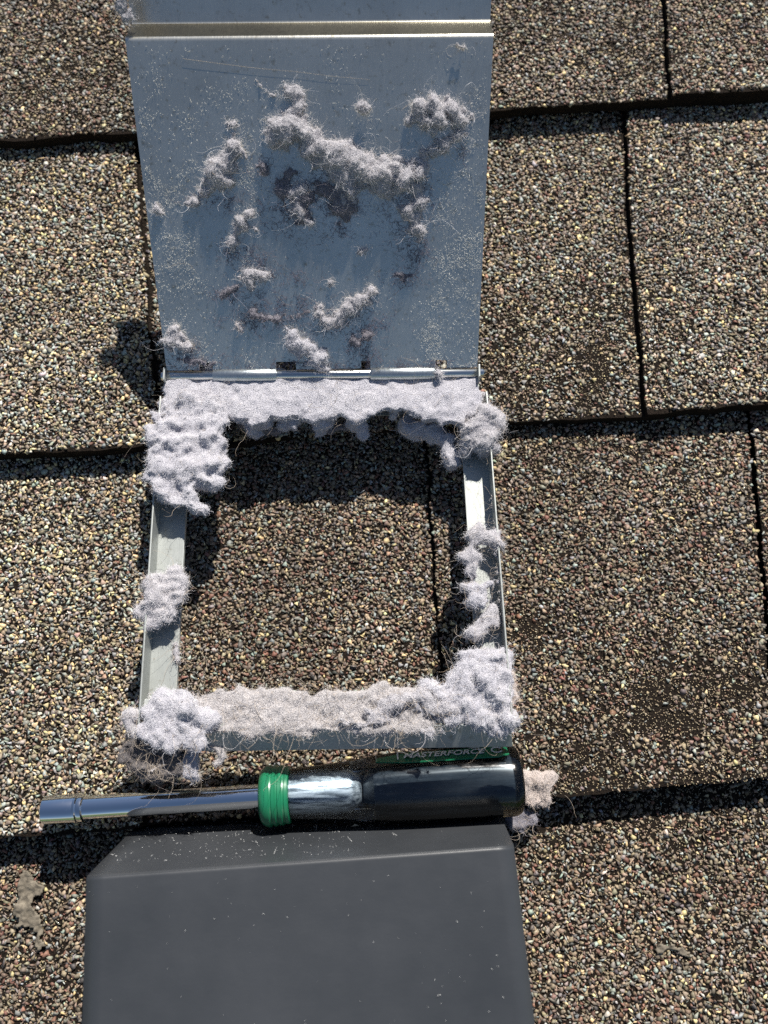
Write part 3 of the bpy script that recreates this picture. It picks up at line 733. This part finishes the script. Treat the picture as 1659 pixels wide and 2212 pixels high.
def low(pl, d): return (pl[0] - pl[1] * d, pl[1])
TRAY = low(RIM, WALL)
SURF = (np.array([0, 0, 0.007]), np.array([0, 0, 1.0]))
gF = 'lint packed round the damper frame'
G = dict(group=gF)
lint('thick pale lavender lint blanket along the hinge side of the frame',
     fill([(378, 832), (1006, 826), (1010, 915), (960, 920), (900, 894), (830, 890), (770, 910), (700, 912), (650, 896), (590, 914), (520, 902), (440, 910), (378, 910)], 28, 15)
     + [(545, 922, 21, 0.003), (558, 940, 16, 0.000), (575, 915, 22, 0.003), (700, 920, 22, 0.003), (690, 940, 16, 0.000), (640, 910, 22, 0.003), (615, 922, 18, 0.001), (770, 920, 21, 0.002), (785, 935, 15, 0.0), (850, 898, 16, 0.002), (980, 905, 24, 0.005)],
     TRAY, 'lavender', lift=0.0068, squash=0.72, amp=0.0013, press=-0.0002, dens=480, length=0.0017, sit=False, stray=0.01, **G)
lint('shadowed sagging lint curving down below the hinge-side blanket to the corner puff',
     path([(870, 905), (915, 925), (955, 950), (985, 985)], 22, 5), TRAY, 'lavender', lift=-0.002, squash=1.2, sit=False, dens=300, **G)
lint('ragged shadowed lint under the middle of the hinge-side blanket',
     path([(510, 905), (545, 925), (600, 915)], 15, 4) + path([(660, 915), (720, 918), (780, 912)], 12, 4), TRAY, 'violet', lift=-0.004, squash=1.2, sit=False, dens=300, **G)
lint('large folded grey lint mass on the corner left of the opening, below the hinge',
     fill([(385, 880), (470, 890), (492, 940), (490, 1000), (440, 990), (380, 960), (360, 920)], 26, 19, 0.008)
     + fill([(350, 945), (395, 975), (480, 1005), (488, 1050), (440, 1075), (380, 1060), (348, 1030)], 25, 18, 0.009)
     + path([(355, 990), (400, 1040), (455, 1062)], 18, 4) + path([(358, 1055), (400, 1090), (452, 1112)], 22, 6) + path([(348, 1030), (360, 1075), (390, 1100)], 17, 4),
     TRAY, 'lavender', lift=0.009, squash=0.9, amp=0.0024, press=0.0065, dens=440, length=0.0026, sit=False, **G)
lint('round puff of grey beige lint bulging over the corner by the right hinge ear',
     [(1045, 918, 30, .008), (1020, 940, 30, .008), (1064, 938, 27, .007), (1040, 964, 30, .008), (1014, 962, 24, .006), (1068, 918, 20, .006), (1054, 982, 20, .004), (1004, 982, 16, .003)]
     + path([(1042, 840), (1047, 890)], 9, 4), TRAY, 'grey', squash=0.95, amp=0.0022, dens=460, length=0.0034, sit=False, stray=0.03, **G)
lint('clump of grey lint midway along the bare galvanised rail left of the opening',
     fill([(325, 1255), (395, 1245), (400, 1300), (375, 1340), (318, 1335)], 23, 20) + [(318, 1335, 20), (392, 1245, 16), (350, 1345, 17), (330, 1360, 12)], TRAY, 'grey', lift=0.0065, squash=1.0, amp=0.0018, dens=440, length=0.0034, sit=False, stray=0.03, **G)
lint('small wisp of lint on the inner edge of the rail left of the opening',
     [(381, 1395, 8), (380, 1410, 9), (384, 1424, 7)], TRAY, 'grey', squash=0.8, amp=0.0008, dens=600, length=0.0028, voxel=0.0006, **G)
lint('band of lint across the rail right of the opening, below the bare metal',
     path([(1010, 1175), (1045, 1168), (1075, 1168)], 18, 4) + path([(1012, 1200), (1008, 1240), (1020, 1270)], 17, 4) + path([(1068, 1190), (1072, 1270)], 9, 4), TRAY, 'grey', squash=1.0, amp=0.0015, dens=460, length=0.0034, sit=False, lift=0.006, stray=0.03, **G)
lint('fuzzy pale lavender lint tuft on the rail between two lint bands right of the opening',
     path([(1015, 1265), (1040, 1285), (1020, 1305)], 21, 4) + [(1050, 1270, 14)], TRAY, 'lavender', squash=0.9, amp=0.0016, dens=480, length=0.003, sit=False, lift=0.006, **G)
lint('slanting lint tuft just above the heap in the corner by the handle end',
     path([(1000, 1370), (1040, 1355), (1070, 1330)], 19, 5), TRAY, 'grey', squash=0.85, amp=0.0016, dens=480, length=0.003, sit=False, lift=0.004, **G)
lint('thin fringe of beige fuzz along the outer rim right of the opening',
     path([(1062, 1060), (1072, 1130), (1078, 1200), (1083, 1300)], 5.5, 7), RIM, 'beige', squash=0.8, amp=0.0006, dens=700, length=0.0024, voxel=0.0006, sit=False, lift=-0.002, **G)
lint('big fluffy grey lint heap filling the corner above the handle end',
     fill([(1030, 1405), (1080, 1400), (1092, 1470), (1098, 1540), (1020, 1560), (930, 1545), (880, 1520), (930, 1490), (980, 1470), (1005, 1430)], 27, 25)
     + [(1060, 1430, 24, .009), (1040, 1470, 28, .009), (990, 1500, 26, .008), (1060, 1500, 26, .009), (1010, 1530, 22, .008)]
     + fill([(1040, 1550), (1100, 1540), (1104, 1572), (1050, 1576)], 21, 18, 0.004), TRAY, 'lavender', lift=0.0065, squash=0.85, amp=0.0021, strands=3, dens=430, length=0.0032, sit=False, stray=0.02, **G)
lint('pinkish lint fringe poking out over the rim beside the big corner heap',
     path([(1098, 1465), (1108, 1490), (1098, 1515)], 10, 4), TRAY, 'pink', lift=0.004, squash=0.8, amp=0.001, dens=520, length=0.003, sit=False, **G)
lint('long beige lint mat matted with hairs along the front rail',
     fill([(420, 1505), (560, 1500), (700, 1508), (820, 1492), (900, 1500), (960, 1555), (900, 1572), (760, 1576), (600, 1578), (440, 1584)], 20, 15), RIM, 'beige', lift=-0.0016, squash=0.45, amp=0.0013, dens=420, length=0.0030, sit=False, stray=0.05, curl=0.8, strands=14, **G)
lint('ragged lint ridge with tan hairs on the front mat, left of the big heap',
     path([(790, 1545), (830, 1515), (880, 1500), (930, 1520), (980, 1545)], 17, 4) + path([(730, 1560), (790, 1572), (850, 1560)], 12, 4) + path([(900, 1575), (960, 1585)], 12, 3), RIM, 'grey', lift=0.0012, squash=0.7, amp=0.0016, strands=12, dens=440, length=0.0036, sit=False, stray=0.05, **G)
lint('pale lint heap on the front corner at the shaft side, with a spike pointing up',
     fill([(315, 1515), (380, 1515), (430, 1520), (460, 1570), (440, 1600), (380, 1612), (318, 1598)], 25, 19) + path([(378, 1500), (390, 1520), (420, 1525)], 12, 3) + [(374, 1502, 8), (410, 1535, 20, .004)], RIM, 'lavender', lift=-0.0005, squash=0.8, amp=0.0016, dens=460, length=0.0028, sit=False, **G)
lint('dark matted lint lump drooping off the front corner onto the shingles',
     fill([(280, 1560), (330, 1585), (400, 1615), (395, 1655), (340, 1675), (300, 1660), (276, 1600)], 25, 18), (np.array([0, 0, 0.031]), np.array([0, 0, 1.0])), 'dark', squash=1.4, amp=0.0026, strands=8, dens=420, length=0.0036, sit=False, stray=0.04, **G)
lint('brownish fuzz tuft on the outer side of the front corner above the dark lump',
     [(275, 1555, 15), (290, 1545, 15), (285, 1575, 14)], (np.array([0, 0, 0.036]), np.array([0, 0, 1.0])), 'grey', squash=0.9, amp=0.0016, dens=440, length=0.0034, sit=False, **G)
lint('white pointed lint wisp at the tip of the dark drooping lump',
     path([(318, 1668), (348, 1654)], 5, 5, 0.2), (np.array([0, 0, 0.039]), np.array([0, 0, 1.0])), 'beige', squash=0.8, amp=0.0005, dens=700, length=0.002, voxel=0.0005, sit=False, **G)
lint('pale lint tail trailing down toward the chrome shaft beside the dark lump',
     path([(415, 1595), (418, 1625), (408, 1650), (418, 1672)], 16, 4), (np.array([0, 0, 0.034]), np.array([0, 0, 1.0])), 'lavender', squash=0.9, amp=0.0014, dens=460, length=0.0028, sit=False, **G)
lint('thin beige lint strand curling down from the front mat beside the pale tail',
     path([(430, 1600), (465, 1610), (478, 1630), (470, 1650)], 9, 4) + path([(480, 1590), (492, 1600)], 7, 2), (np.array([0, 0, 0.033]), np.array([0, 0, 1.0])), 'beige', squash=0.9, amp=0.0009, dens=600, length=0.003, voxel=0.0006, sit=False, **G)
lint('pink lint wad on the shingles behind the butt of the handle',
     fill([(1120, 1668), (1175, 1664), (1184, 1715), (1150, 1738), (1120, 1735)], 20, 17), SURF, 'pink', lift=0.003, squash=0.8, amp=0.0016, dens=440, length=0.0026)
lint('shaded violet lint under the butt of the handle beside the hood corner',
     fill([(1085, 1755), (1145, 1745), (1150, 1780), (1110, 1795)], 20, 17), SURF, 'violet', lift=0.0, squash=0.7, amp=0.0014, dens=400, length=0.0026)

gP = 'lint stuck to the open flap'
def fl(label, spots, dye='grey', **kw):
    more = []
    for q in spots:
        r = q[2]; more.append((q[0], q[1], r * 0.74) + tuple(q[3:]))
        for _ in range(4):
            a, d = rng.uniform(0, 2 * math.pi), r * rng.uniform(0.5, 1.35); more.append((q[0] + d * math.cos(a), q[1] + d * math.sin(a), r * rng.uniform(0.2, 0.42)) + tuple(q[3:]))
    spots = more
    d = dict(squash=1.0, amp=0.0013, voxel=0.0005, dens=560, length=0.0036, rad=0.000040, group=gP, strands=0, name='flap_lint', stray=0.08, lift=0.0, lay=1.0, curl=0.7); d.update(kw)
    return lint(label, spots, FLAP, dye, **d)
fl('long ragged ridge of lint across the middle of the flap', path([(585, 288), (640, 296), (690, 315), (745, 340), (790, 362), (850, 378), (895, 388)], 27, 6, 0.5) + path([(640, 262), (650, 300)], 19, 3) + path([(700, 345), (735, 370), (755, 395)], 24, 4, 0.6))
fl('lint strand hanging from the right end of the long ridge', path([(895, 395), (902, 430), (893, 470), (905, 505)], 18, 5, 0.5))
fl('lint knot at the top left end of the long ridge', path([(612, 195), (650, 200), (630, 230), (625, 262)], 14, 4, 0.5))
fl('thin white lint wisp pointing to the top bend above the ridge', path([(548, 172), (575, 195), (600, 210)], 5, 4), length=0.003, dens=900)
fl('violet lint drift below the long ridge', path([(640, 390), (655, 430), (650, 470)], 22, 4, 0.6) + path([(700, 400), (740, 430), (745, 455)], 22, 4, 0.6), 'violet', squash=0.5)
fl('pale lint tuft among the violet drift below the ridge', path([(650, 400), (640, 435), (660, 478)], 15, 5, 0.5) + path([(735, 400), (748, 440)], 13, 4, 0.5))
fl('fluffy curled puff of lint near the right edge of the flap', [(905, 235, 26), (940, 232, 30), (975, 240, 28), (992, 262, 22), (985, 295, 18), (960, 315, 19), (935, 328, 15), (915, 262, 18), (945, 262, 22, 0.003)], 'grey', length=0.0042, amp=0.0018, squash=0.95, stray=0.06)
fl('lint bridge joining the curled puff to the ridge', path([(925, 335), (900, 350), (885, 362)], 11, 4))
fl('oval lint clump left of the ridge with a tail', path([(515, 335), (485, 360), (465, 395)], 25, 5, 0.4) + path([(460, 405), (430, 430), (415, 440)], 10, 4))
fl('small lint speck above the oval clump', [(503, 272, 11), (507, 266, 7)], dens=900)
fl('small lint fleck between the oval clump and the ridge', [(570, 362, 12), (575, 370, 9)], 'violet')
fl('single lint curl standing above the long ridge, with a long shadow', path([(770, 238), (785, 230), (798, 238)], 10, 3), lift=0.002)
fl('yellowish lint fleck under the top bend near the right edge', path([(985, 100), (1005, 104)], 6, 3), 'beige', lift=0.001)
fl('slanting lint streak below the oval clump', path([(535, 460), (525, 480)], 15, 3) + path([(515, 500), (500, 540)], 10, 4) + [(555, 497, 7)])
fl('lint tuft left of centre, low on the flap', path([(528, 600), (552, 590), (572, 600)], 14, 4, 0.3))
fl('faint lint scrap at the left, low on the flap', path([(478, 645), (490, 630), (515, 622)], 8, 4), 'violet')
fl('bowed lint strand along the lower middle of the flap', path([(538, 665), (570, 690), (610, 685)], 11, 4) + path([(610, 685), (660, 675), (690, 665)], 7, 4), 'violet')
fl('forked lint clump low on the flap, right of centre', path([(690, 660), (702, 695), (730, 705)], 12, 4) + path([(730, 690), (765, 665), (805, 635)], 16, 5, 0.35))
fl('slanting lint tuft just above the hinge', path([(625, 728), (650, 745), (680, 765), (700, 785)], 18, 4, 0.3), 'lavender')
fl('lint heap on the left edge of the flap above the hinge', path([(372, 705), (385, 730), (408, 752)], 14, 4, 0.4) + [(370, 735, 18)], 'grey')
fl('lint tuft on the left edge of the flap, midway up', [(338, 452, 11), (345, 460, 9)])
fl('tiny lint tuft alone in the lower middle of the flap', [(715, 610, 9), (713, 618, 6)], dens=1000)
fl('small lint fleck right of centre in the bare middle of the flap', [(780, 542, 9), (790, 537, 7)], dens=1000)
fl('dim lint patch low on the flap beside the forked clump', path([(765, 735), (800, 725)], 13, 4), 'violet')
fl('small lint tuft with a trailing hair, low at the left', [(512, 703, 10), (518, 712, 7)])
fl('dim violet lint patch near the right shadow edge of the flap', path([(850, 595), (890, 600)], 11, 4), 'violet', squash=0.5)
fl('violet lint film along the hinge at the left end', path([(375, 775), (420, 782), (470, 785)], 9, 5), 'violet', squash=0.4)
fl('lint tuft caught on the hinge near the right ear', [(945, 805, 10, .002), (950, 812, 8, .002)], 'grey')
fl('lint puff hanging off the top corner of the flap at the left', [(262, 15, 16), (272, 40, 12), (258, -20, 18), (275, -60, 20), (262, -90, 18)], 'grey', sit=False, amp=0.0018, squash=1.0)

# dust and short fibres scattered over the flap
def dust_on(name, label, origin, ex, ey, nn, W, L, n_, mask, mat, size, length=0.0007, kk=3):
    u, v = rng.random(n_) * W, rng.random(n_) * L; q = rng.random(n_) < mask(u / W, v / L); u, v = u[q], v[q]; n2 = len(u)
    P = origin + u[:, None] * ex + v[:, None] * ey + nn * 0.0002
    a = rng.uniform(0, 2 * math.pi, n2); D = np.cos(a)[:, None] * ex + np.sin(a)[:, None] * ey + nn * rng.uniform(0, 0.7, (n2, 1))
    Ls = length * rng.gamma(1.5, 0.7, n2); pts = [P]
    for i in range(kk - 1):
        D = D + rng.normal(0, 0.5, (n2, 3)); D /= np.linalg.norm(D, axis=1)[:, None]
        qn = pts[-1] + D * (Ls / (kk - 1))[:, None]; h = (qn - origin) @ nn
        pts.append(qn + np.clip(0.0001 - h, 0, None)[:, None] * nn)
    o = hair(name, np.stack(pts, 1), size * rng.uniform(0.5, 1.4, n2), mat, None)
    return tag(o, label, 'dust', None, 'stuff')
def fmask(u, v):
    P = np.c_[u, v, 0 * u]; nz = np.clip(0.45 + 1.1 * fbm(P, 14, 4, 8), 0, 1.4) ** 2
    edge = 1 - (0.80 + 0.17 * v)                                # the dusty strip widens towards the hinge
    side_ = 1.0 / (1 + np.exp((1 - edge - u) / 0.012)) * np.clip(1.15 - v, 0.12, 1) + 0.75 / (1 + np.exp((u - 0.13 + 0.06 * v) / 0.015)) * np.clip(1.1 - v, 0.15, 1)
    midc = 0.30 * np.exp(-((v - 0.60) / 0.12) ** 2) * (u > 0.3) + 0.05 + 0.5 * np.exp(-((u - 0.27) / 0.022) ** 2) * (v < 0.72) + 0.25 * np.exp(-((v - 0.70) / 0.2) ** 2) * (u < 0.4)
    return np.clip((side_ + midc) * (0.15 + nz), 0, 1)
dust_on('lint_dust', 'fine pale lint dust scattered over the open flap', FO, f1, ff, fn, FWID, FLEN - 0.003, 85000, fmask, m_dust, 0.000052, 0.00028)
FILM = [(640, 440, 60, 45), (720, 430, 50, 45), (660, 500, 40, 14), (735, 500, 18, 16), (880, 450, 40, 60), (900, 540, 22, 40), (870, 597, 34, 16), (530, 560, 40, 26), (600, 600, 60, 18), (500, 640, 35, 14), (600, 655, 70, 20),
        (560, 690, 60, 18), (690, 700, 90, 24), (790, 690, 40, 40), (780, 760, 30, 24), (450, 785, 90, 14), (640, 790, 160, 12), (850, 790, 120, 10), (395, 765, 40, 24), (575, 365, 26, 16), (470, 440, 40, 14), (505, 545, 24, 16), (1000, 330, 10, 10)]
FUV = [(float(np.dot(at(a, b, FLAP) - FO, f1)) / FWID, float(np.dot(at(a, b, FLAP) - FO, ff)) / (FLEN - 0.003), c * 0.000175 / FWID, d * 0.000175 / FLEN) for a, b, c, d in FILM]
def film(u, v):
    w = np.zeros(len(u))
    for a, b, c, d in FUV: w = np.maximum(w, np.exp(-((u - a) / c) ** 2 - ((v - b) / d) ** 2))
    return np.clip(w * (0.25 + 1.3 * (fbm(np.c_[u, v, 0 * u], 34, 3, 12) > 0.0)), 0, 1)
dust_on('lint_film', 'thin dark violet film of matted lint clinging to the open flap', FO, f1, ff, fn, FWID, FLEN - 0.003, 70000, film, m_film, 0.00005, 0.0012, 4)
hd1 = unit(rB - rA); hd2 = h_down; hdn = unit(np.cross(hd2, hd1)); hdn = hdn if hdn[2] > 0 else -hdn
dust_on('dust', 'tiny pale dust specks on the top of the dark hood', rA + hd2 * 0.003, hd1, hd2, hdn, 0.128, 0.09, 700, lambda u, v: 0.25 + 0.4 * (fbm(np.c_[u * 6, v * 6, 0 * u], 1, 2, 3) > 0.1), m_dust, 0.000045, 0.00035)
hw1, hw2 = unit(bB - bA), unit((rA + rB) - (bA + bB)); hwn = np.cross(hw2, hw1); hwn = hwn if hwn[1] > 0 else -hwn
dust_on('dust', 'pale dust specks on the upright back of the dark hood', bA + hw1 * 0.004 + hw2 * 0.004 + hwn * 0.0003, hw1, hw2, hwn, 0.126, 0.043, 1500, lambda u, v: 0.35 + 0 * u, m_dust, 0.00005, 0.0004)
# single long hairs
def loose_hair(label, pts, plane, lift):
    P = [at(a, b, plane) + plane[1] * lift for a, b in pts]
    o = hair('loose_hair', np.array(P)[None], np.array([0.00003]), m_hairs, None)
    del o['kind']; return tag(o, label, 'hair')
loose_hair('pale hair lying in a shallow curve across the top of the flap', [(395, 127), (480, 138), (560, 148), (640, 155), (720, 165), (800, 172)], FLAP, 0.0004)
loose_hair('hair curving beside the left edge of the flap', [(362, 578), (385, 570), (410, 572), (425, 590)], FLAP, 0.0004)
loose_hair('hair trailing from the small low tuft on the flap', [(600, 640), (615, 655), (628, 660)], FLAP, 0.0004)

# dried sealant left on the shingles
def smear(label, poly, z):
    """a thin ragged skin lying among the stones, the larger ones poking through"""
    P = np.array([at(a, b, z=z)[:2] for a, b in poly]); lo, hi = P.min(0) - 0.002, P.max(0) + 0.002
    st_ = 0.0005; gx, gy = np.meshgrid(np.arange(lo[0], hi[0], st_), np.arange(lo[1], hi[1], st_)); Q = np.c_[gx.ravel(), gy.ravel(), np.zeros(gx.size)]
    W = Q[:, :2] + 0.0022 * np.c_[fbm(Q, 260, 3, 5), fbm(Q, 260, 3, 6)]; ins = np.zeros(len(Q), bool)
    for i in range(len(P)):
        (xa, ya), (xb, yb) = P[i], P[i - 1]
        c = ((ya > W[:, 1]) != (yb > W[:, 1])); ins ^= c & (W[:, 0] < (xb - xa) * (W[:, 1] - ya) / (yb - ya + 1e-12) + xa)
    h = z + 0.00125 + 0.0005 * fbm(Q, 420, 3, 7) + 0.0003 * vnoise(Q, 1500, 8)
    nx = gx.shape[1]; V = np.c_[Q[:, :2], h]; F = []
    I = ins.reshape(gx.shape)
    for r in range(I.shape[0] - 1):
        for c in range(nx - 1):
            if I[r, c] and I[r, c + 1] and I[r + 1, c] and I[r + 1, c + 1]:
                k = r * nx + c; F.append((k, k + 1, k + nx + 1, k + nx))
    used = sorted({q for f in F for q in f}); ix = {q: k for k, q in enumerate(used)}
    o = mesh_obj('sealant_smear', V[used], [[ix[q] for q in f] for f in F], m_smear, None, True)
    md = o.modifiers.new('skin', 'SOLIDIFY'); md.thickness = 0.0007; md.offset = -1
    return tag(o, label, 'sealant')
smear('long grey-brown dried sealant smear on the shingle left of the hood', [(48, 1880), (70, 1888), (88, 1915), (92, 1945), (88, 1965), (100, 1990), (104, 2030), (96, 2058), (86, 2050), (80, 2020), (58, 2005), (42, 1975), (30, 1940), (34, 1905)], 0.0028)
smear('small dried sealant blot on the shingle right of the hood', [(1418, 2028), (1440, 2020), (1462, 2038), (1490, 2048), (1478, 2056), (1450, 2054), (1428, 2062), (1416, 2048)], 0.0035)

# ------------------------------------------------------------------ pitch the roof and all that stands on it
for o in list(C.objects):
    if o.parent is None and o.type in ('MESH', 'EMPTY', 'CURVES') and o is not ground:
        o.matrix_world = ROOF_TO_WORLD @ Matrix.Translation(o.location)
ground.location = (0, 0, -4.2)
if 'level' in ground: del ground['level']
print('fibres', N_FIB, 'faces', sum(len(o.data.polygons) for o in C.objects if o.type == 'MESH'))
